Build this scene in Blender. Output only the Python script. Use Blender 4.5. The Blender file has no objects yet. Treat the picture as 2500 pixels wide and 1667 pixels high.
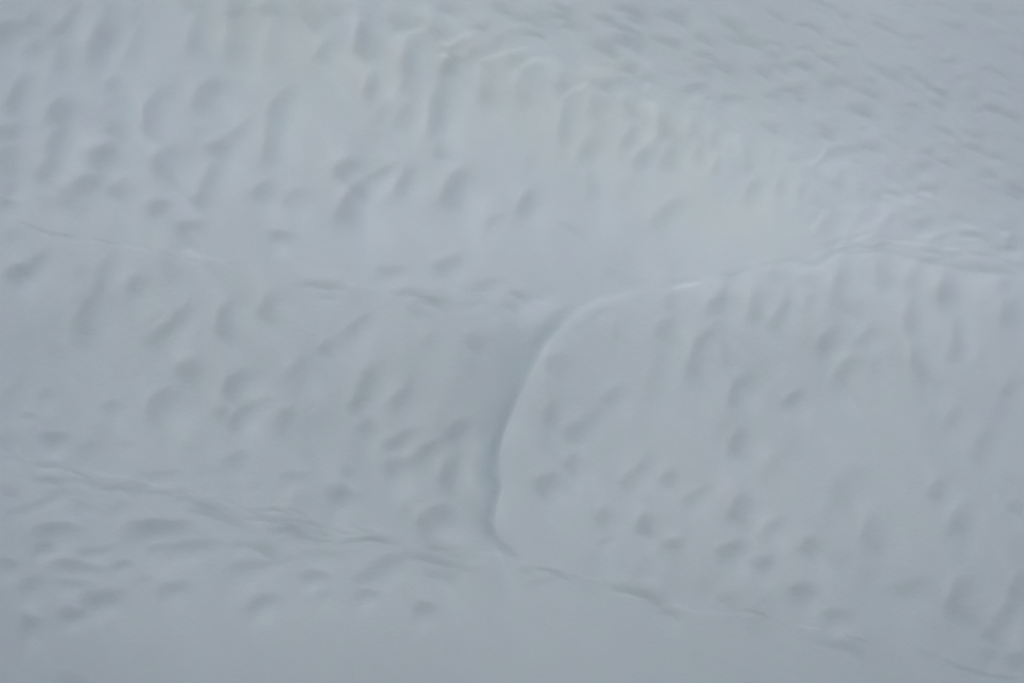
import bpy, math
import numpy as np
from mathutils import Vector

# ------------------------------------------------------------------ camera, sky, sun, exposure
sc = bpy.context.scene
col = sc.collection
CAM_D = 60.0                      # metres from the lens to the ice wall
PX = 12.0 / 2500.0                # metres on the wall per photograph pixel
SEA_Z = -14.0
cam_data = bpy.data.cameras.new('camera')
cam_data.sensor_width = 36.0
cam_data.lens = 36.0 * CAM_D / 12.0
cam_data.clip_start = 0.5
cam_data.clip_end = 5000.0
cam = bpy.data.objects.new('camera', cam_data)
cam.location = (0, -CAM_D, 0)
cam.rotation_euler = (math.radians(90), 0, 0)
col.objects.link(cam)
sc.camera = cam

SUN_EL, SUN_AZ = math.radians(50), math.radians(208)
world = bpy.data.worlds.new('World')
sc.world = world
world.use_nodes = True
wn = world.node_tree.nodes
sky = wn.new('ShaderNodeTexSky')
sky.sky_type = 'NISHITA'
sky.sun_disc = False
sky.sun_elevation = SUN_EL
sky.sun_rotation = SUN_AZ
sky.dust_density = 2.5
world.node_tree.links.new(sky.outputs[0], wn['Background'].inputs[0])
wn['Background'].inputs[1].default_value = 0.08
sun_dir = Vector((math.sin(SUN_AZ) * math.cos(SUN_EL), math.cos(SUN_AZ) * math.cos(SUN_EL), math.sin(SUN_EL)))
sun_data = bpy.data.lights.new('sun', 'SUN')
sun_data.energy = 0.6
sun_data.angle = math.radians(25)
sun_data.color = (1.0, 0.96, 0.90)
sun = bpy.data.objects.new('sun', sun_data)
sun.rotation_euler = sun_dir.to_track_quat('Z', 'Y').to_euler()
sun.location = (-20, -40, 40)
col.objects.link(sun)
sc.view_settings.view_transform = 'Standard'
sc.view_settings.look = 'None'
sc.view_settings.gamma = 1
sc.view_settings.use_curve_mapping = False
sc.view_settings.exposure = 0.01
sc.render.engine = 'CYCLES'
sc.cycles.use_denoising = True
sc.cycles.max_bounces = 6

# ------------------------------------------------------------------ materials
def new_mat(name):
    m = bpy.data.materials.new(name)
    m.use_nodes = True
    return m, m.node_tree.nodes, m.node_tree.links, m.node_tree.nodes['Principled BSDF']

def ice_material():
    m, n, l, b = new_mat('glacier_ice')
    tc = n.new('ShaderNodeTexCoord')
    big = n.new('ShaderNodeTexNoise'); big.inputs['Scale'].default_value = 0.45; big.inputs['Detail'].default_value = 3
    l.new(tc.outputs['Object'], big.inputs['Vector'])
    ramp = n.new('ShaderNodeValToRGB')
    ramp.color_ramp.elements[0].position = 0.35; ramp.color_ramp.elements[0].color = ICE_A
    ramp.color_ramp.elements[1].position = 0.66; ramp.color_ramp.elements[1].color = ICE_B
    l.new(big.outputs['Fac'], ramp.inputs['Fac'])
    small = n.new('ShaderNodeTexNoise'); small.inputs['Scale'].default_value = 3.4; small.inputs['Detail'].default_value = 4
    l.new(tc.outputs['Object'], small.inputs['Vector'])
    hr = n.new('ShaderNodeValToRGB')
    hr.color_ramp.elements[0].position = 0.36; hr.color_ramp.elements[0].color = (0.982, 1.0, 0.99, 1)
    hr.color_ramp.elements[1].position = 0.64; hr.color_ramp.elements[1].color = (0.995, 0.99, 1.0, 1)
    l.new(small.outputs['Fac'], hr.inputs['Fac'])
    tint = n.new('ShaderNodeMix'); tint.data_type = 'RGBA'; tint.blend_type = 'MULTIPLY'; tint.inputs['Factor'].default_value = 1
    at = n.new('ShaderNodeAttribute'); at.attribute_name = 'shade_blue_ice'
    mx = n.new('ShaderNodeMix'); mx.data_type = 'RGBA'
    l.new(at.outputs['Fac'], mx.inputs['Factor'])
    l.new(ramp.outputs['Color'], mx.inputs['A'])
    fa = n.new('ShaderNodeAttribute'); fa.attribute_name = 'cream_patch'
    fm = n.new('ShaderNodeMix'); fm.data_type = 'RGBA'
    l.new(fa.outputs['Fac'], fm.inputs['Factor']); l.new(ramp.outputs['Color'], fm.inputs['A'])
    fm.inputs['B'].default_value = (0.885, 0.950, 0.930, 1)
    l.new(fm.outputs['Result'], mx.inputs['A'])
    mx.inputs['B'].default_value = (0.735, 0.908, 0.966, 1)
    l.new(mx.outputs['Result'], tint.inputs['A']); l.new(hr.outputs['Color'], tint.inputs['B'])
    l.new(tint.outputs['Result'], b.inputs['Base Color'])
    b.inputs['Roughness'].default_value = 0.75
    b.inputs['Specular IOR Level'].default_value = 0.12
    fine = n.new('ShaderNodeTexNoise'); fine.inputs['Scale'].default_value = 22.0; fine.inputs['Detail'].default_value = 6
    fine.inputs['Roughness'].default_value = 0.7
    l.new(tc.outputs['Object'], fine.inputs['Vector'])
    bp = n.new('ShaderNodeBump'); bp.inputs['Strength'].default_value = 0.25; bp.inputs['Distance'].default_value = 0.015
    l.new(fine.outputs['Fac'], bp.inputs['Height'])
    l.new(bp.outputs['Normal'], b.inputs['Normal'])
    return m

ICE_A = (0.834, 0.902, 0.960, 1)
ICE_B = (0.866, 0.918, 0.957, 1)
ice = ice_material()

def sea_material():
    m, n, l, b = new_mat('sea_water')
    b.inputs['Base Color'].default_value = (0.03, 0.06, 0.07, 1)
    b.inputs['Roughness'].default_value = 0.15
    nz = n.new('ShaderNodeTexNoise'); nz.inputs['Scale'].default_value = 1.2; nz.inputs['Detail'].default_value = 5
    tc = n.new('ShaderNodeTexCoord'); l.new(tc.outputs['Object'], nz.inputs['Vector'])
    bp = n.new('ShaderNodeBump'); bp.inputs['Strength'].default_value = 0.6; bp.inputs['Distance'].default_value = 0.3
    l.new(nz.outputs['Fac'], bp.inputs['Height']); l.new(bp.outputs['Normal'], b.inputs['Normal'])
    return m

# ------------------------------------------------------------------ the shape of the melting ice
# surveyed relief: the wall is described by how steeply each hollow, crest and crease turns away from the
# open sky; coordinates are photograph pixels (2500 x 1667), converted to metres on the wall
STEP = 2.6
X0, X1, Y0, Y1 = -450.0, 2950.0, -350.0, 2020.0
gx = np.arange(X0, X1, STEP); gy = np.arange(Y0, Y1, STEP)
NX, NY = len(gx), len(gy)
PXX, PYY = np.meshgrid(gx, gy)

rng = np.random.default_rng(7)
def smooth_noise(scale_x, scale_y, seed, nx=NX, ny=NY, ang=0.0):
    r = np.random.default_rng(seed).standard_normal((ny, nx))
    fx = np.fft.fftfreq(nx, STEP)[None, :]; fy = np.fft.fftfreq(ny, STEP)[:, None]
    c, s = math.cos(ang), math.sin(ang)
    u = (fx * c + fy * s) * scale_x; v = (-fx * s + fy * c) * scale_y
    f = np.fft.ifft2(np.fft.fft2(r) * np.exp(-2.0 * (u * u + v * v) * 2.2)).real
    return f / f.std()

WX = PXX + 5.0 * smooth_noise(70, 70, 11) + 1.6 * smooth_noise(22, 22, 12)
WY = PYY + 5.0 * smooth_noise(70, 70, 13) + 1.6 * smooth_noise(22, 22, 14)

TX = [0, 312, 625, 937, 1250, 1562, 1875, 2187, 2500]
TY = [0, 208, 416, 600, 833, 1041, 1250, 1458, 1667]
TONE = np.array([
    [157, 163, 166, 168, 168, 165, 165, 163, 156],
    [159, 165, 168, 171, 172, 169, 166, 163, 157],
    [159, 165, 168, 171, 172, 175, 176, 168, 158],
    [157, 161, 165, 169, 171, 174, 176, 171, 163],
    [153, 157, 159, 161, 160, 165, 165, 164, 160],
    [151, 156, 158, 158, 157, 163, 161, 160, 157],
    [149, 154, 156, 157, 158, 162, 160, 158, 153],
    [146, 151, 154, 156, 156, 156, 157, 156, 150],
    [142, 146, 148, 149, 150, 150, 150, 149, 146]], float)

def cubic_rows(xs, V, xq):
    """natural-ish smooth interpolation along the last axis"""
    xs = np.asarray(xs, float)
    m = np.gradient(V, xs, axis=-1)
    xq = np.clip(xq, xs[0], xs[-1])
    k = np.clip(np.searchsorted(xs, xq, side='right') - 1, 0, len(xs) - 2)
    h = xs[k + 1] - xs[k]; t = (xq - xs[k]) / h
    a, b = V[..., k], V[..., k + 1]; ma, mb = m[..., k] * h, m[..., k + 1] * h
    return (2*t**3 - 3*t**2 + 1) * a + (t**3 - 2*t**2 + t) * ma + (-2*t**3 + 3*t**2) * b + (t**3 - t**2) * mb
tone = cubic_rows(TX, TONE, gx)               # 9 x NX
tone = cubic_rows(TY, tone.T, gy).T           # NY x NX

ORG = {1: (0, 0), 2: (825, 0), 3: (1650, 0), 4: (0, 550), 5: (825, 550), 6: (1650, 550), 7: (0, 1097), 8: (825, 1097), 9: (1650, 1097)}
# survey sheet, centre x, centre y, bearing of the long axis, length, width, strength (, curvature)
HOLLOWS = {
1: [(245,115,100,120,100,5),(60,240,35,240,120,8),(250,350,45,170,90,7),(450,150,55,330,70,7),(415,400,80,200,70,6),
    (735,40,90,120,60,4),(665,290,72,330,110,10),(890,110,70,110,50,3),(885,320,68,320,80,6),(770,580,60,150,100,6),
    (130,620,60,220,90,9),(1300,30,130,150,130,5),(1590,45,100,120,130,7),(1345,240,82,300,100,7),(1585,270,88,320,120,9),
    (1835,60,90,180,100,7),(1845,290,88,280,90,5),(2050,80,122,230,110,8),(2235,30,130,150,100,6),(2190,330,70,200,110,9),
    (430,780,50,210,130,9),(765,865,70,130,120,6),(60,870,30,220,110,7),(1030,760,78,330,100,9,.8),(1375,640,65,240,110,9,.5),
    (1900,720,66,230,90,8),(1830,960,75,300,100,9),(1560,900,40,300,70,6),(1475,1000,45,130,110,8),(380,980,60,200,110,8),
    (320,1130,60,170,120,8),(60,1080,30,240,150,7),(700,1045,45,190,150,11),(1110,1090,72,270,150,10,.6),(1430,1200,65,240,90,8),
    (590,1250,18,280,110,9),(840,1290,45,200,120,9),(1085,1410,15,190,100,9),(1350,1360,45,140,100,8),(1770,1290,40,180,100,9),
    (1990,1330,35,200,70,6),(90,1250,20,90,60,4),(90,1355,0,180,60,6),(380,1360,0,180,80,3),(1380,880,30,120,70,3)],
2: [(75,1120,50,150,130,10),(180,260,98,330,100,10),(395,150,120,180,100,8),(480,400,82,260,100,7),(465,560,92,200,80,6),
    (640,210,130,170,80,7),(225,580,75,190,90,9),(730,320,170,130,80,7),(765,450,80,170,110,8),(680,750,82,340,90,9),
    (1015,560,95,330,110,8),(945,340,60,120,90,5),(1150,240,25,250,70,4),(1180,390,100,160,80,7),(1265,600,95,290,120,7),
    (1510,570,125,220,120,7),(300,780,80,120,60,2),(460,790,68,220,80,5),(715,1010,100,140,80,6),(1560,830,85,330,80,7),
    (1760,730,80,220,70,5),(1695,1010,65,270,80,7),(1945,710,90,130,70,6),(1955,910,72,220,70,6),(2180,860,100,220,100,8),
    (2065,1080,65,180,80,7),(2220,1080,85,180,80,7),(1715,1230,90,220,80,5),(230,1210,38,330,60,7),(90,1390,65,300,140,9),
    (435,1230,68,260,80,7),(790,1250,52,300,110,9,.4),(1270,1370,68,240,80,9),(1280,1080,80,180,60,2),(1040,1470,20,130,60,4),
    (1545,1510,155,160,40,4),(2200,1460,52,260,80,6),(700,60,170,140,60,6),(940,150,172,130,45,6),(1270,110,172,280,60,6),
    (1320,215,170,140,50,8),(1080,40,165,140,50,6),(1490,55,168,130,35,6),(1510,110,165,160,50,7),(1545,185,160,100,40,7),
    (1780,130,172,170,50,7),(1950,55,165,220,60,7),(1990,135,160,160,50,7),(1890,195,170,220,45,7),(1960,290,162,240,70,8),
    (1780,320,160,180,70,7),(1940,445,172,160,60,7),(1780,270,150,100,60,3),(2230,100,165,200,60,6),(2200,290,162,180,45,6),
    (2120,525,175,120,50,4),(1780,570,160,160,60,5),(1900,540,5,350,50,3)],
3: [(390,170,162,220,60,8),(200,245,165,200,50,8),(470,260,168,240,50,7),(660,275,172,160,40,6),(690,90,165,160,40,6),
    (980,30,160,200,35,6),(1130,90,165,120,40,5),(910,175,162,200,45,7),(1150,265,165,200,45,6),(1410,185,165,220,40,6),
    (1400,120,165,220,40,4),(1600,245,168,180,35,5),(1870,190,165,160,40,5),(2060,75,165,160,50,5),(2050,30,168,160,40,4),
    (1880,380,172,140,35,6),(220,350,172,180,60,8),(310,430,168,220,70,8),(180,460,150,150,80,5),(650,360,165,140,50,5),
    (560,450,160,150,70,7),(840,435,166,220,50,8),(700,440,165,120,40,6),(1060,410,160,220,60,7),(860,330,170,150,30,5),
    (130,600,8,190,70,8),(220,685,5,90,30,5),(380,670,15,180,60,7),(620,610,170,150,60,6),(760,590,165,200,60,7),
    (820,665,165,120,40,6),(1090,545,172,220,70,7),(1290,550,165,110,40,6),(1290,625,165,200,50,7),(1340,440,165,160,50,4),
    (1430,490,165,220,70,5),(1600,470,165,180,50,4),(1650,535,165,140,50,6),(1740,600,165,200,50,7),(1730,685,160,140,60,7),
    (1560,720,165,140,45,6),(1530,780,170,120,60,3),(1240,730,165,200,70,8),(2100,745,160,200,50,8),(2240,815,165,140,50,6),
    (1990,630,165,120,60,5),(1980,530,172,180,45,4),(2150,500,170,200,40,4),(1990,870,160,180,50,6),(1780,860,165,200,40,6),
    (640,835,150,120,70,7),(1000,850,172,180,60,7),(1020,910,175,160,50,7),(690,900,140,140,80,3),(1310,975,172,160,60,7),
    (1130,1020,8,320,60,6),(980,1075,45,160,50,4),(1980,970,172,200,60,7),(2150,1040,170,160,50,6),(1690,1020,170,140,50,7),
    (1830,1095,165,180,40,6),(1640,1120,10,260,80,4),(1460,1170,130,180,70,4),(2120,1165,165,140,50,6),(2280,1230,170,160,60,7),
    (2280,1290,165,160,60,6),(2150,1255,168,110,40,4),(1700,1270,165,150,70,7),(1510,1300,12,240,60,6),(1340,1350,30,110,60,4),
    (140,880,90,140,80,6),(165,1040,78,200,70,6),(285,950,85,120,60,6),(275,1110,70,160,60,7),(490,1010,85,180,80,5),
    (500,1120,80,90,60,4),(650,1060,90,120,40,3),(820,1060,150,120,60,5),(510,1280,62,240,70,8),(700,1260,72,180,70,6),
    (890,1180,95,120,70,4),(860,1290,55,100,50,4),(960,1350,170,140,60,4),(1080,1210,70,140,60,4),(1250,1290,50,130,60,3),
    (1000,1480,55,270,120,6),(1190,1500,48,200,50,4),(1430,1490,50,140,50,3),(1680,1500,25,200,60,6),(1880,1460,170,120,50,5),
    (2230,1500,160,150,80,5),(1740,30,165,160,35,4),(1560,20,165,150,35,4),(2260,95,165,160,40,4),(2290,360,165,140,40,4)],
4: [(110,310,40,180,100,10),(230,230,40,220,80,7),(700,310,62,270,80,6),(570,310,50,100,50,3),(930,390,50,160,90,7),
    (1140,290,120,240,80,5),(1420,320,150,160,60,3),(600,580,68,300,110,8),(560,740,70,160,100,4),(1090,740,50,190,110,9),
    (1210,600,45,240,70,7),(1010,650,45,170,40,4),(1510,620,88,290,100,9,.8),(1810,560,85,240,90,8,.6),(2210,830,60,110,90,7),
    (2150,375,172,270,45,9),(2180,460,170,130,40,5),(1280,980,55,190,130,9),(1580,1050,60,250,100,9,.8),(1990,970,55,190,100,7),
    (1090,1200,48,260,110,8,.8),(760,1215,30,130,80,6),(340,1115,10,130,50,5),(200,1270,5,130,40,6),(390,1410,5,200,80,8),
    (40,1440,150,120,100,5),(600,1480,20,140,60,4),(850,1450,0,130,50,3),(1480,1250,30,110,60,5),(1690,1245,25,300,60,6),
    (1600,1320,60,130,90,5),(1920,1290,50,200,90,8),(380,850,60,110,90,3),(1280,30,12,180,80,8),(1280,140,160,130,60,5),
    (1890,85,8,160,60,9),(110,60,20,220,60,3)],
5: [(130,700,42,250,70,7),(510,570,110,120,80,5),(600,770,60,120,80,4),(920,780,140,150,80,6),(860,620,120,120,60,3),
    (190,1060,70,270,90,8),(120,1200,60,110,80,7),(415,1180,48,220,90,8),(480,1060,60,80,40,3),(190,1345,30,130,90,8),
    (410,1430,32,240,80,9),(820,1390,55,230,100,9),(620,1520,25,230,70,8),(350,290,15,200,60,7),(750,240,22,220,80,8),
    (990,390,18,220,60,5),(540,450,170,380,50,8),(620,515,168,170,35,7),(890,535,0,200,30,3),(1180,490,165,190,45,7),
    (1130,560,170,140,60,5),(1820,310,10,110,40,3),(1460,930,55,150,80,5),(1440,1100,85,240,80,3),(1440,1260,80,200,90,7),
    (1840,1160,45,170,90,6),(1570,1400,40,180,80,7),(1690,1300,40,200,60,4),(1880,690,85,140,60,4),(2220,690,70,180,90,7),
    (2240,500,85,120,60,4),(2120,1050,80,330,80,4),(1780,540,20,130,40,4)],
6: [(275,540,65,210,90,9),(530,540,85,210,70,8),(690,620,65,220,70,7),(730,480,85,150,50,4),(665,330,110,120,90,6),
    (880,350,85,120,70,3),(895,530,75,150,50,5),(1100,400,98,300,80,7),(1190,550,140,150,90,4),(1400,340,118,170,100,7),
    (1620,340,75,200,80,5),(1840,420,88,260,90,6),(2210,370,10,130,70,5),(2220,570,85,220,110,8),(1030,750,52,190,80,8),
    (1280,760,62,190,80,7),(1600,620,95,240,80,8),(1880,790,82,320,60,7),(2030,890,70,150,60,3),(1640,940,95,280,100,8),
    (290,740,60,140,90,5),(120,900,62,260,80,8,.7),(200,790,40,120,60,4),(330,880,110,160,70,3),(410,1100,62,260,90,9,.7),
    (1150,990,60,230,90,8,.6),(1340,980,85,140,60,4),(780,1190,50,180,90,9),(420,1460,65,220,90,8),(2240,1090,75,160,90,5),
    (1850,1310,85,180,80,5),(920,225,10,200,30,7),(1060,185,5,200,20,6),(1050,120,25,150,35,5),(1190,130,20,140,60,5),
    (1320,170,5,200,30,6),(1440,130,10,180,40,5),(1830,60,12,260,40,5),(1330,90,5,120,30,4),(2000,90,8,180,50,6),
    (2290,80,10,120,70,7),(2240,130,0,200,30,6),(1730,165,170,150,40,6),(1980,190,0,220,25,6),(1740,235,5,150,30,5),
    (2100,262,0,300,50,6),(2270,235,170,160,30,5),(70,375,175,200,40,5),(360,350,20,110,50,3)],
7: [(1600,60,15,170,80,8),(310,108,168,190,38,8),(520,162,170,180,22,6),(610,215,174,300,40,6),(320,240,172,190,50,6),
    (400,325,2,190,40,6),(50,270,170,130,60,6),(240,375,10,260,36,6),(560,380,5,160,50,4),(90,412,8,150,40,4),
    (1100,170,3,300,45,6),(1420,130,0,150,50,3),(1970,180,5,180,60,7),(1650,220,0,200,40,3),(780,262,172,230,40,6),(1010,285,174,330,34,6),
    (1370,380,172,340,46,7),(1460,445,173,330,46,7),(800,385,5,160,60,5),(1210,350,5,100,30,4),(1790,440,173,300,34,7),(2040,468,172,300,30,6),
    (1680,375,172,120,22,7),(1820,390,165,200,18,7),(2000,415,165,150,18,7),(1930,515,173,340,46,7),(2080,577,176,330,28,6),
    (2280,320,10,170,110,8),(400,565,5,320,80,8),(1070,540,2,390,90,10),(300,665,5,130,50,7),(640,660,15,260,40,6),
    (1240,665,10,480,60,8),(1050,665,5,110,40,5),(60,740,0,140,60,6),(1750,620,172,210,80,8),(1600,630,10,100,40,4),
    (500,780,0,320,60,8),(810,770,5,170,40,7),(480,895,0,240,50,8),(210,910,15,190,80,6),(690,970,12,290,70,9),
    (1190,910,12,200,60,7),(1010,850,10,120,30,3),(1670,780,22,330,66,6),(1880,730,10,260,40,3),(2110,855,0,190,50,8),
    (1780,1010,10,240,70,8),(2190,990,10,140,60,3),(480,1090,10,200,60,9),(210,1165,5,160,90,8),(510,1530,0,200,60,4),
    (2180,695,5,300,60,4)],
8: [(60,175,20,110,60,5),(430,120,22,200,90,9),(750,170,75,250,110,9,.5),(60,310,10,200,60,5),(640,470,45,280,130,10,.6),
    (1380,230,50,150,100,9),(1570,100,55,150,110,8),(1770,440,50,130,90,7),(2070,495,70,140,120,11),(1990,190,60,190,80,7),
    (2070,80,70,150,60,5),(2240,190,65,140,90,8),(2080,340,60,100,60,3),(1820,600,20,120,40,4),(2240,630,10,170,60,7),
    (2250,730,60,120,80,4),(190,960,0,160,60,8),(580,1055,5,150,70,8),(310,760,25,300,80,6),(150,840,35,140,60,5),
    (710,650,170,220,50,9),(650,720,172,340,60,9),(700,825,168,240,90,6),(880,800,10,140,40,3),(200,592,178,320,36,8),
    (190,525,160,120,18,7),(1280,785,170,80,40,5),(1450,810,160,230,25,9),(1400,870,8,260,30,3),(1990,940,163,380,50,9),
    (2230,1085,165,170,40,7)],
9: [(130,310,40,220,60,6),(440,410,58,190,110,9),(650,540,38,200,70,7),(880,640,50,150,110,9),(390,680,35,190,100,9),
    (585,770,38,150,80,8),(20,610,40,120,60,4),(870,950,30,170,110,9),(200,900,10,130,70,3),(350,990,170,110,60,5),
    (1330,560,85,300,100,7,.5),(1760,250,62,200,90,8),(1900,450,70,220,90,7),(1910,650,90,160,80,3),(2290,390,60,110,90,6),
    (1080,1110,12,200,70,7),(1550,930,25,300,100,5),(1920,980,70,330,140,9,.5),(2290,930,65,220,90,8),(2190,1110,45,170,90,7),
    (2120,1240,70,150,90,6),(2110,1380,5,120,60,5),(2290,1420,10,140,90,5),(1120,1300,162,300,70,6)],
}
K = 850.0 / 2338.0

dark = np.zeros((NY, NX))
def stamp(cx, cy, ang, L, W, d, curve=0.22):
    a = math.radians(ang)
    R = max(L, W) * 1.35 + W * 1.5 + 12
    i0, i1 = np.searchsorted(gx, [cx - R, cx + R]); j0, j1 = np.searchsorted(gy, [cy - R, cy + R])
    if i1 <= i0 or j1 <= j0: return
    x = WX[j0:j1, i0:i1] - cx; y = WY[j0:j1, i0:i1] - cy
    t = (x * math.cos(a) - y * math.sin(a)) / (L / 2)
    s = (x * math.sin(a) + y * math.cos(a)) / (W / 2)
    s = s / np.clip(1.0 - 0.22 * t, 0.6, 1.4) - curve * (t * t) * (1 if ang < 150 else -1)
    win = np.exp(-np.abs(t * 1.02) ** 3.2) * (1 - 0.16 * t)
    soft = min(0.5, max(0.16, 6.0 / (W / 2))) * (0.6 if ang > 150 or ang < 9 else 1.0)
    edge = 1 / (1 + np.exp(-(s + 0.78) / (soft * 0.5)))
    tail = np.where(s > -0.15, np.exp(-((s + 0.15) / 0.95) ** 2), 1.0)
    f = edge * tail
    halo = (0.18 if ang > 150 else 0.38) * np.exp(-((s - 2.1) / 0.85) ** 2) * np.exp(-((t + 0.15) / 0.85) ** 2) + 0.08 * np.exp(-((s + 1.25) / 0.25) ** 2)
    dark[j0:j1, i0:i1] += d * win * f - d * halo * np.exp(-(t / 1.15) ** 4)

GAIN = 1.33
LINE_GAIN = 1.9
for k, rows in HOLLOWS.items():
    ox, oy = ORG[k]
    for r in rows:
        cx, cy, ang, L, W, d = r[:6]
        stamp(ox + cx * K, oy + cy * K, ang, L * K * (0.92 if k == 3 else 1.06), W * K * (1.35 if k == 3 else 1.62), d * GAIN * ({2: 1.3, 3: 1.05, 6: 1.1}.get(k, 1.05) if k != 7 else (0.8 if cy < 480 else 1.1)), r[6] if len(r) > 6 else 0.22)

# crests and creases: (points, half width, strength)  strength > 0 turns away from the light
def poly_dist(P, warp=True):
    """distance to a polyline, signed side (+ = below / right of the travel direction), progress 0..1"""
    P = np.array(P, float)
    seg = np.linalg.norm(np.diff(P, axis=0), axis=1); cum = np.concatenate([[0], np.cumsum(seg)]); tot = cum[-1]
    return P, seg, cum, tot

def stroke(P, w, d, side=None, shift=0.0, ends=True, reach=None):
    """side None: a soft line; side +1/-1: a band that starts crisply at the line and fades to that side over w"""
    P, seg, cum, tot = poly_dist(P)
    R = (reach or w) * 3 + 8
    i0, i1 = np.searchsorted(gx, [P[:, 0].min() - R, P[:, 0].max() + R]); j0, j1 = np.searchsorted(gy, [P[:, 1].min() - R, P[:, 1].max() + R])
    if i1 <= i0 or j1 <= j0: return
    x = PXX[j0:j1, i0:i1] * 0.6 + WX[j0:j1, i0:i1] * 0.4; y = PYY[j0:j1, i0:i1] * 0.6 + WY[j0:j1, i0:i1] * 0.4
    best = np.full(x.shape, 1e9); sd = np.zeros(x.shape); pr = np.zeros(x.shape)
    for k in range(len(seg)):
        dx, dy = (P[k + 1] - P[k]) / seg[k]
        u = (x - P[k, 0]) * dx + (y - P[k, 1]) * dy
        v = -(x - P[k, 0]) * dy + (y - P[k, 1]) * dx
        uc = np.clip(u, 0, seg[k])
        dist = np.hypot(u - uc, v)
        m = dist < best
        best = np.where(m, dist, best); sd = np.where(m, np.sign(v) * dist, sd); pr = np.where(m, (cum[k] + uc) / tot, pr)
    sd = sd - shift
    if side is None:
        f = np.exp(-(sd / w) ** 2)
    else:
        q = sd * side
        f = np.where(q > 0, np.exp(-(q / w) ** 2 ), np.exp(-(q / (4.0 if w < 12 else 9.0)) ** 2))
    if ends:
        f = f * np.clip(np.minimum(pr, 1 - pr) * 5, 0, 1) ** 0.7
    dark[j0:j1, i0:i1] += d * f

CREASE_A = [(-450,420),(-200,490),(0,528),(40,535),(80,552),(130,570),(190,577),(240,590),(300,600),(350,612),(400,622),(450,633),(520,642),(580,646),
            (640,655),(720,672),(800,690),(860,698),(930,702),(1000,706),(1060,712),(1130,718),(1180,722)]
CREST_C = [(1615,685),(1580,697),(1540,708),(1500,719),(1460,731),(1425,752),(1395,780),(1360,812),(1335,840),(1312,880),(1292,920),
           (1268,962),(1245,1010),(1229,1060),(1219,1115),(1221,1155),(1226,1192),(1210,1238),(1204,1279),(1219,1315),(1256,1346),(1282,1366)]
CREASE_D = [(-450,1030),(-200,1075),(0,1108),(60,1128),(120,1148),(200,1163),(300,1177),(400,1196),(480,1212),(560,1228),(640,1242),(720,1258),(800,1276),
            (880,1292),(940,1306),(1000,1322),(1100,1340),(1180,1352),(1272,1366),(1310,1376),(1360,1391),(1407,1405),(1480,1418),(1560,1442),
            (1640,1475),(1705,1487),(1795,1497),(1850,1502),(1900,1520),(1948,1530),(2010,1534),(2060,1544),(2123,1566),(2200,1583),(2260,1590),
            (2297,1602),(2341,1624),(2414,1642),(2486,1657),(2700,1700),(2950,1740)]
CREST_R = [(1615,685),(1700,692),(1780,676),(1860,652),(1950,632),(2040,622),(2150,620),(2250,640),(2350,660),(2500,668),(2700,672),(2950,690)]
RIDGE_E = [(700,-350),(850,-120),(930,0),(1000,60),(1080,95),(1160,112),(1240,110),(1340,150),(1370,215),(1430,222),(1500,200),(1570,235),(1600,262),(1612,320),
           (1700,330),(1800,345),(1880,372),(1960,392),(2040,430),(2090,470),(2060,520),(2010,580),(1960,628)]
VALLEY_L = [(1210,735),(1200,790),(1188,850),(1178,930),(1168,1020),(1162,1100),(1157,1188),(1151,1242),(1156,1279),(1174,1311),(1218,1344),(1270,1366)]

# the cleft between the left slope and the right lobe
VL = np.interp(gy, [p[1] for p in VALLEY_L], [p[0] for p in VALLEY_L])
CC = np.interp(gy, [p[1] for p in CREST_C], [p[0] for p in CREST_C])
vy = np.clip((gy - 738) / 60, 0, 1) * np.clip((1364 - gy) / 12, 0, 1)
XW = PXX * .7 + WX * .3
lsoft = np.interp(gy, [740, 900, 1000, 1100, 1300], [26, 24, 14, 8, 6])[:, None]
inside = 1 / (1 + np.exp(-(XW - VL[:, None]) / lsoft)) * (XW < CC[:, None])
depthlev = np.interp(gy, [740, 780, 850, 950, 1050, 1150, 1300, 1366], [0, 2.5, 6.5, 8, 9, 9, 9, 6])[:, None]
dark += inside * vy[:, None] * depthlev
# lighter shelf near the head of the cleft
stamp(1318, 762, 30, 120, 60, -8)
stroke([(1400,745),(1365,762),(1335,785),(1315,815),(1300,850)], 16, 4.0, side=-1)
# blue-dark slot hugging the lobe
stroke([(1262,940),(1240,985),(1222,1040),(1208,1090),(1200,1130),(1199,1155),(1209,1192),(1196,1225),(1186,1258),(1194,1296),(1226,1330),(1266,1355)], 13, 9.0, shift=0)
# bright rounded edge of the lobe
for a, b, w, d in ((0, 9, 12, -4.0), (2, 9, 34, -4.5), (6, 14, 48, -5.5), (12, 19, 42, -4.0)):
    stroke(CREST_C[a:b + 1], w, d, side=-1)
stroke([(1470,756),(1420,790),(1380,820)], 8, 3, side=-1)
stroke([(1350,860),(1335,900),(1330,960)], 10, 3)
# overlapping lip above the left slope
stroke([(40,536),(80,552),(130,570),(190,578)], 4.5, 8)
stroke([(90,566),(105,572),(120,580)], 4, -4)
stroke([(230,582),(262,591),(298,599)], 2.6, 8)
stroke([(240,592),(300,601),(345,607),(372,615)], 3.0, -5)
stroke([(378,609),(410,619),(440,629)], 2.6, 7)
stroke([(450,633),(490,642)], 3.2, 6)
stroke([(470,631),(520,637),(560,641)], 3.5, -4)
stroke([(548,640),(565,643),(590,645)], 2.6, 5)
stroke([(130,594),(190,590),(240,592)], 4, -3)
stroke([(800,685),(860,693),(930,703)], 10, -3)
stroke([(1000,712),(1060,716),(1100,722)], 3, -4)
stroke([(1120,720),(1160,717),(1200,716)], 3, -3)
stroke([(1180,735),(1230,745),(1300,735)], 4, -2)
stroke([(1300,735),(1340,743),(1385,754)], 5, -4, side=1)
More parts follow.
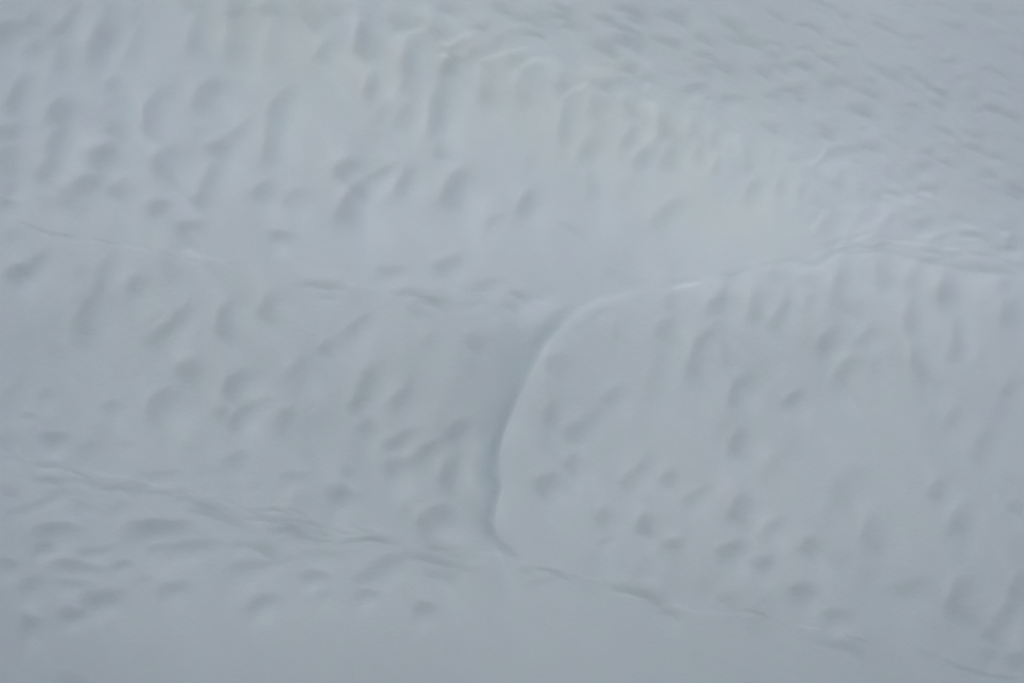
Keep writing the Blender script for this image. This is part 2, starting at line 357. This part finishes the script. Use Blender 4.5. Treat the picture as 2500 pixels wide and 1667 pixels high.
# overlapping lip above the lower slope
for P, w, d in (
    ([(0,1107),(28,1110)], 3, -6), ([(30,1113),(60,1118),(80,1122)], 2.5, -3), ([(60,1130),(85,1136)], 3, -5), ([(90,1147),(130,1150),(158,1150)], 3, -6),
    ([(150,1157),(185,1163),(218,1165)], 2.8, -6), ([(170,1152),(200,1160),(230,1166)], 2.5, 5),
    ([(225,1152),(270,1161),(325,1170)], 4, -5), ([(236,1190),(275,1184)], 3, -4), ([(0,1128),(40,1140)], 4, -3),
    ([(310,1168),(340,1176),(380,1182)], 4, -2), ([(360,1176),(400,1190),(440,1200)], 3, -3), ([(440,1200),(480,1212),(520,1214),(560,1224)], 4, -4),
    ([(520,1214),(550,1217),(580,1223)], 2.6, 5), ([(585,1266),(620,1271),(655,1274)], 3, -5), ([(655,1271),(720,1275),(770,1281)], 2.6, -4),
    ([(645,1237),(690,1247),(730,1257)], 2.4, 4), ([(580,1238),(640,1246),(690,1256)], 3, -3), ([(840,1288),(880,1290),(920,1299)], 2.8, -5),
    ([(845,1305),(880,1307),(910,1302)], 3, -4), ([(1060,1346),(1100,1344),(1140,1345)], 2.6, -6), ([(1150,1340),(1190,1348),(1240,1354)], 3, -3),
    ([(1130,1372),(1165,1366),(1200,1365)], 12, -4),
    ([(1272,1365),(1300,1370)], 2.4, -6), ([(1322,1390),(1360,1398),(1398,1404)], 3.2, -6), ([(1316,1379),(1350,1390),(1385,1401),(1420,1408)], 3.2, 7),
    ([(1415,1403),(1450,1408),(1482,1415)], 2.6, -4), ([(1465,1411),(1490,1418)], 2.2, 5), ([(1516,1447),(1560,1458),(1600,1465)], 3, -5), ([(1640,1476),(1680,1480)], 2.6, -5),
    ([(1650,1481),(1705,1490),(1760,1495),(1830,1503)], 3.2, -5), ([(1812,1489),(1850,1496),(1885,1512)], 3.6, 8), ([(1815,1500),(1850,1507)], 3.5, -5),
    ([(1885,1513),(1925,1529)], 2.4, 5), ([(1948,1530),(1975,1533),(2005,1533)], 2.6, -7), ([(1970,1540),(2000,1545)], 2.4, -3),
    ([(2050,1540),(2065,1550)], 3, -5), ([(2054,1543),(2090,1555),(2125,1567)], 2.6, 8), ([(2230,1584),(2260,1592),(2290,1600)], 5, 4),
    ([(2296,1602),(2341,1625),(2414,1643),(2500,1661)], 5.5, 8), ([(2420,1640),(2470,1647),(2500,1648)], 3, -3), ([(2290,1590),(2320,1604),(2350,1618)], 3, -2)):
    stroke(P, w * 1.1, d * 1.0)
# scalloped crest where the upper slope turns over towards the far slope
for P, w, d in (
    ([(1168,150),(1190,140),(1235,128),(1290,118)], 5, -4), ([(1265,168),(1290,150),(1315,142)], 5, -4), ([(1315,142),(1335,146),(1352,170),(1362,205)], 6, -4),
    ([(1372,240),(1400,222),(1430,208),(1450,205)], 6, -5), ([(1450,200),(1470,225),(1490,236)], 5, -4), ([(1560,240),(1590,258),(1600,290),(1596,330),(1588,355)], 8, -5),
    ([(1575,200),(1590,215)], 5, -3), ([(840,45),(865,48),(895,38)], 5, -4), ([(985,85),(1020,75),(1050,60)], 5, -3), ([(1060,95),(1090,108),(1130,82),(1160,75)], 6, -4),
    ([(1070,140),(1110,132),(1150,125)], 6, -3), ([(1775,335),(1800,345),(1810,370),(1812,400)], 8, -4), ([(1970,404),(1995,394),(2015,365)], 5, -5), ([(2000,402),(2035,425),(2050,440)], 7, -4),
    ([(2170,440),(2200,470),(2230,485)], 5, -4), ([(2145,484),(2180,486),(2240,500)], 4, -4), ([(2245,470),(2275,485)], 5, -4), ([(1975,570),(1995,545),(2025,508)], 7, -5),
    ([(2045,500),(2100,512),(2080,545),(2050,575)], 8, -3), ([(2130,510),(2170,512),(2140,545),(2095,570)], 8, -3), ([(2070,600),(2095,588),(2140,572)], 4, -5),
    ([(2150,590),(2200,595),(2270,600)], 4, -4), ([(2230,582),(2290,570),(2350,558),(2400,556)], 5, -4), ([(2060,615),(2120,612),(2180,603)], 3, -3),
    ([(2300,606),(2340,612),(2370,618)], 3, -5), ([(2340,590),(2400,588)], 3, -4), ([(2440,568),(2470,570)], 4, -4), ([(2400,645),(2440,640),(2480,648)], 5, -3),
    ([(1960,630),(2000,622),(2050,618)], 6, -3), ([(1640,705),(1690,697),(1715,695)], 3, -5), ([(1660,690),(1700,684),(1760,676)], 10, -2), ([(1820,655),(1860,645)], 8, -2)):
    stroke(P, w * 1.5, d * (2.3 if P[0][1] > 60 else 1.2))

stroke([(1640,700),(1780,684),(1860,660),(1950,640),(2040,630),(2150,628),(2250,648),(2350,668),(2500,676),(2900,690)], 42, -3.5, side=1, ends=False)
stroke([(1700,688),(1780,672),(1860,648),(1950,628),(2040,618),(2150,616),(2250,634),(2350,655),(2500,664)], 6, 4)
# small unsurveyed flutes: the far slope is covered with them, the margins outside the survey get hollows of the same kinds
def region_e(x, y):
    xs = [p[0] for p in RIDGE_E[:20]]; ys = [p[1] for p in RIDGE_E[:20]]
    return (x > 900) & (y < np.interp(x, xs, ys) + 0) | ((x > 2080) & (y < 600))
r2 = np.random.default_rng(21)
for _ in range(1100):
    x = r2.uniform(1000, 2950); y = r2.uniform(-350, 560)
    if not region_e(x, y): continue
    L = r2.uniform(18, 42)
    stamp(x, y, 163 + r2.normal(0, 5), L, L * r2.uniform(.3, .48), r2.uniform(1.2, 3.4) * (1.5 if (x > 2500 or y < 0) else 1))
for _ in range(420):
    x = r2.uniform(-450, 2950); y = r2.uniform(-350, 2020)
    if -15 < x < 2515 and -15 < y < 1682: continue
    if region_e(x, y): continue
    low = y > np.interp(x, [p[0] for p in CREASE_D], [p[1] for p in CREASE_D])
    if low and r2.random() < .6: continue
    L = r2.uniform(50, 120)
    ang = (r2.normal(5, 8) % 180) if low else r2.normal(68, 15)
    stamp(x, y, ang, L, L * r2.uniform(.3, .5), r2.uniform(4, 9))
for _ in range(260):
    x = r2.uniform(0, 2500); y = r2.uniform(0, 1450)
    if region_e(x, y): continue
    L = r2.uniform(25, 70)
    stamp(x, y, r2.normal(60, 20), L, L * r2.uniform(.4, .7), r2.uniform(-1.5, 1.8))

for _ in range(60):
    x = r2.uniform(-60, 950); y = np.interp(x, [p[0] for p in CREASE_D], [p[1] for p in CREASE_D]) + abs(r2.normal(0, 34)) - 4
    L = r2.uniform(28, 75)
    stamp(x, y, r2.normal(174, 6) % 180, L, L * r2.uniform(.22, .38), r2.uniform(1.5, 4))
for _ in range(200):
    x = r2.uniform(0, 2500); y = r2.uniform(0, 1500)
    if region_e(x, y) or 1150 < x < 1420 or y > np.interp(x, [p[0] for p in CREASE_D], [p[1] for p in CREASE_D]): continue
    L = r2.uniform(70, 130)
    stamp(x, y, r2.normal(62, 18), L, L * r2.uniform(.5, .8), r2.uniform(1.5, 4.0), 0.5)
tone += 1.0 * smooth_noise(420, 260, 41)
tone = tone - 1.12 * dark
tone += 0.55 * smooth_noise(150, 60, 31, ang=0.9) + 0.40 * smooth_noise(45, 22, 32, ang=0.9) + 0.22 * smooth_noise(14, 10, 33)

# ---- from steepness to relief: integrate so that each facet faces the open sky as surveyed
def lin(v):
    v = v / 255.0
    return ((v + 0.055) / 1.055) ** 2.4
TMEAN = 160.0
target = lin(tone) / lin(TMEAN)
LEAN = math.tan(math.radians(5))
IRR = np.array([0.31888, -0.07205, -0.00416, 0.19607, 0.08435, -0.18054, -0.06911, -0.03575, -0.07677])
def irradiance(yx, yz):
    n = np.sqrt(yx * yx + 1 + yz * yz)
    x, y, z = yx / n, -1 / n, yz / n
    c = IRR
    return c[0] + c[1]*x + c[2]*y + c[3]*z + c[4]*x*y + c[5]*y*z + c[6]*x*z + c[7]*z*z + c[8]*(x*x - y*y)
DX = STEP * PX
XM = (PXX - 1250) * PX; ZM = (833.5 - PYY) * PX
# broad turn of the far slope towards the upper right (along the direction that keeps its exposure to the sky)
q = np.clip((XM * 0.62 + ZM * 0.62) - 2.3, 0, None)
qq = np.clip(-(XM * 0.62 + ZM * 0.62) - 2.6, 0, None)
H = 0.045 * np.clip(q, 0, 5) ** 2 + LEAN * ZM
E0 = float(irradiance(0.0, LEAN))
e = 0.01
GX = float(irradiance(e, LEAN) - irradiance(-e, LEAN)) / (2 * e) / E0
GZ = float(irradiance(0, LEAN + e) - irradiance(0, LEAN - e)) / (2 * e) / E0
mx = np.clip(np.minimum(PXX - X0, X1 - PXX) / 260.0, 0, 1); my = np.clip(np.minimum(PYY - Y0, Y1 - PYY) / 200.0, 0, 1)
win = (mx * mx * (3 - 2 * mx)) * (my * my * (3 - 2 * my))
kx = 2 * np.pi * np.fft.fftfreq(NX, DX)[None, :]; kz = -2 * np.pi * np.fft.fftfreq(NY, DX)[:, None]   # rows run downwards
IKX, IKZ = 1j * kx[:, :NX // 2 + 1] * np.ones((NY, 1)), 1j * kz * np.ones((1, NX // 2 + 1))
K2 = np.abs(IKX) ** 2 + np.abs(IKZ) ** 2
F2 = np.fft.rfft2
def I2(a): return np.fft.irfft2(a, s=(NY, NX))
G2 = GX * GX + GZ * GZ
ALPHA, BETA = 0.05 * G2, 5e-7
REG = ALPHA * K2 + BETA * K2 * K2
PRE = 1.0 / (np.abs(GX * IKX + GZ * IKZ) ** 2 + 0.30 * G2 * K2 + REG + 1e-5)
base_rel = H.copy()
bz, bx = np.gradient(H, DX); bz = -bz
D = np.zeros_like(IKX)                    # spectrum of the relief added to the plain wall
best = 1e9
for it in range(30):
    px, pz = bx + I2(IKX * D), bz + I2(IKZ * D)
    r0 = irradiance(px, pz) / E0
    ex = (irradiance(px + 1e-3, pz) / E0 - r0) * 1e3
    ez = (irradiance(px, pz + 1e-3) / E0 - r0) * 1e3
    res = (target - r0) * win
    rw = res * win
    grad = -(IKX * F2(rw * ex) + IKZ * F2(rw * ez)) - REG * D
    D = D + 0.6 * PRE * grad
H = base_rel + I2(D)
RELIEF = H - base_rel
gz_, gx_ = np.gradient(H, DX); gz_ = -gz_
fr = (PXX > 0) & (PXX < 2500) & (PYY > 0) & (PYY < 1667)

# ------------------------------------------------------------------ meshes
X3 = (XM * (CAM_D + H) / CAM_D); Z3 = (ZM * (CAM_D + H) / CAM_D)
P3 = np.stack([X3, H, Z3], -1)
du = np.gradient(P3, axis=1); dv = np.gradient(P3, axis=0)
NRM = np.cross(du, dv); NRM /= np.linalg.norm(NRM, axis=-1, keepdims=True)
if NRM[NY // 2, NX // 2, 1] > 0: NRM = -NRM

def line_y(P, x): return np.interp(x, [p[0] for p in P], [p[1] for p in P])
cxx = (PXX[:-1, :-1] + STEP / 2); cyy = (PYY[:-1, :-1] + STEP / 2)
def region_ids():
    ids = np.zeros(cxx.shape, int)                       # 0 upper slope
    ids[(cxx > 850) & (cyy < np.interp(cxx, [p[0] for p in RIDGE_E[:20]], [p[1] for p in RIDGE_E[:20]]))] = 1
    ids[(cxx > 2070) & (cyy < line_y(CREST_R, cxx))] = 1
    ids[(cyy > line_y(CREASE_A, cxx)) & (cxx < 1212)] = 2
    cc = np.interp(cyy, [p[1] for p in CREST_C], [p[0] for p in CREST_C]); vl = np.interp(cyy, [p[1] for p in VALLEY_L], [p[0] for p in VALLEY_L])
    ids[(cyy > 726) & (cxx > vl) & (cxx <= cc)] = 4
    ids[(cxx > cc) & (cyy > 685) & (cyy > np.where(cxx < 1615, 685, line_y(CREST_R, cxx)))] = 3
    ids[(cxx > 1615) & (cyy > line_y(CREST_R, cxx))] = 3
    ids[(cyy > 726) & (cxx <= vl)] = 2
    ids[cyy > line_y(CREASE_D, cxx)] = 5
    return ids
ids = region_ids()
def blur(a, sig):
    fx = np.fft.fftfreq(NX, STEP)[None, :]; fy = np.fft.fftfreq(NY, STEP)[:, None]
    return np.fft.ifft2(np.fft.fft2(a) * np.exp(-2 * (np.pi * sig) ** 2 * (fx * fx + fy * fy))).real
# blue-green tint of shaded hollows painted into the ice colour; cleft ice is bluer
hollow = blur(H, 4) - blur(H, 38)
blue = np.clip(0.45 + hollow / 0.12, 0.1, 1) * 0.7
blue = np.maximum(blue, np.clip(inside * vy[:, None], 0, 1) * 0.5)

# paler, creamier ice colour along the scalloped crest
def seg_d(x, y, ax, ay, bx, by):
    t = np.clip(((x - ax) * (bx - ax) + (y - ay) * (by - ay)) / ((bx - ax) ** 2 + (by - ay) ** 2), 0, 1)
    return np.hypot(x - ax - t * (bx - ax), y - ay - t * (by - ay))
cream_patch = np.exp(-(np.minimum(seg_d(WX, WY, 650, 60, 1450, 260), seg_d(WX, WY, 1450, 260, 1850, 500)) / 170) ** 2)
cream_patch = np.clip(cream_patch * (0.85 + 0.25 * smooth_noise(60, 60, 51)), 0, 1)
root = bpy.data.objects.new('iceberg', None)
root.location = (0, 0, SEA_Z)
root['label'] = 'pale blue-grey iceberg wall covered in shallow melt hollows and long crests'
root['category'] = 'iceberg'
col.objects.link(root)

def grid_part(name, mask, label):
    J, I = np.nonzero(mask)
    vid = -np.ones((NY, NX), np.int64)
    quads = np.stack([J * NX + I, (J + 1) * NX + I, (J + 1) * NX + I + 1, J * NX + I + 1], 1)
    used, inv = np.unique(quads, return_inverse=True)
    co = P3.reshape(-1, 3)[used].copy(); co[:, 2] -= SEA_Z
    me = bpy.data.meshes.new(name)
    me.vertices.add(len(used)); me.vertices.foreach_set('co', co.astype(np.float32).ravel())
    me.loops.add(len(quads) * 4); me.loops.foreach_set('vertex_index', inv.reshape(-1).astype(np.int32))
    me.polygons.add(len(quads)); me.polygons.foreach_set('loop_start', (np.arange(len(quads)) * 4).astype(np.int32))
    me.polygons.foreach_set('use_smooth', np.ones(len(quads), bool))
    me.update(calc_edges=True)
    at = me.attributes.new('shade_blue_ice', 'FLOAT', 'POINT')
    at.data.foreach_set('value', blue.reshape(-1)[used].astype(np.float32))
    at = me.attributes.new('cream_patch', 'FLOAT', 'POINT')
    at.data.foreach_set('value', cream_patch.reshape(-1)[used].astype(np.float32))
    me.normals_split_custom_set_from_vertices(NRM.reshape(-1, 3)[used].astype(np.float32))
    me.materials.append(ice)
    o = bpy.data.objects.new(name, me); o.parent = root
    if label: o['label'] = label
    col.objects.link(o)
    return o

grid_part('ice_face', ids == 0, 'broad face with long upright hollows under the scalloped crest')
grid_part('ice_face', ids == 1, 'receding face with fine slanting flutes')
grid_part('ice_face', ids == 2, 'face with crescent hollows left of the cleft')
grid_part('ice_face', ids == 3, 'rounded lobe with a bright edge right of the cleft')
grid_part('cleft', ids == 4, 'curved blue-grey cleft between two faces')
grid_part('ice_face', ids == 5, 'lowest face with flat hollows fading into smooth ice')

# the rest of the berg, continuing the wall beyond the surveyed part down to the water
def body():
    xs = np.concatenate([np.linspace(-46, X0 * PX - 1250 * PX + 0.03, 60), np.linspace(X0 * PX - 1250 * PX + 0.03, (gx[-1] - 1250) * PX - 0.03, 60)[1:], np.linspace((gx[-1] - 1250) * PX - 0.03, 46, 60)[1:]])
    zt = (833.5 - Y0) * PX - 0.03; zb = (833.5 - gy[-1]) * PX + 0.03
    zs = np.concatenate([np.linspace(-14.6 * 1.0, zb, 40), np.linspace(zb, zt, 40)[1:], np.linspace(zt, 22, 60)[1:]])
    Xb, Zb = np.meshgrid(xs, zs)
    q = np.clip((Xb * 0.62 + Zb * 0.62) - 2.3, 0, None)
    Yb = 0.045 * np.clip(q, 0, 5) ** 2 + LEAN * Zb
    out = np.maximum(np.abs(Xb) - 8.2, 0); outz = np.maximum(Zb - 5.7, 0); outl = np.maximum(-5.8 - Zb, 0)
    ii = np.clip(np.round((Xb / PX + 1250 - X0) / STEP), 0, NX - 1).astype(int); jj = np.clip(np.round((833.5 - Zb / PX - Y0) / STEP), 0, NY - 1).astype(int)
    ox_ = np.maximum(np.abs(Xb - 0) - (1250 - X0) * PX, 0); oz_ = np.maximum(np.maximum(Zb - (833.5 - Y0) * PX, (833.5 - gy[-1]) * PX - Zb), 0)
    Yb = Yb + RELIEF[jj, ii] * np.exp(-(np.hypot(ox_, oz_) / 5.0) ** 2) + 0.012
    far = np.clip(np.maximum(out, np.maximum(outz, outl)) / 2.0, 0, 1)
    Yb = Yb + 0.012 * out ** 2 + 0.06 * outz ** 2
    Yb = Yb + far * 0.3 * (0.35 * np.sin(Xb * 0.9 + 1.3 * np.sin(Zb * 0.6)) * np.cos(Zb * 0.8 + Xb * 0.3) + 0.12 * np.sin(Xb * 2.7 + Zb) * np.sin(Zb * 2.1 - Xb * .7))
    V = np.stack([Xb * (CAM_D + Yb) / CAM_D, Yb, Zb * (CAM_D + Yb) / CAM_D - SEA_Z], -1)
    ny, nx = Xb.shape
    F = []
    for j in range(ny - 1):
        for i in range(nx - 1):
            if 59 <= i < 118 and 39 <= j < 78: continue
            F.append((j * nx + i, j * nx + i + 1, (j + 1) * nx + i + 1, (j + 1) * nx + i))
    me = bpy.data.meshes.new('berg_flank')
    me.from_pydata([tuple(v) for v in V.reshape(-1, 3)], [], F)
    me.polygons.foreach_set('use_smooth', np.ones(len(F), bool))
    me.materials.append(ice)
    at = me.attributes.new('shade_blue_ice', 'FLOAT', 'POINT')
    at.data.foreach_set('value', np.full(nx * ny, 0.31, np.float32))
    o = bpy.data.objects.new('berg_flank', me); o.parent = root
    col.objects.link(o)
body()

me = bpy.data.meshes.new('sea')
me.from_pydata([(-2500, -2500, 0), (2500, -2500, 0), (2500, 2500, 0), (-2500, 2500, 0)], [], [(0, 1, 2, 3)])
me.materials.append(sea_material())
sea = bpy.data.objects.new('sea', me)
sea.location = (0, 0, SEA_Z)
sea['kind'] = 'structure'
col.objects.link(sea)
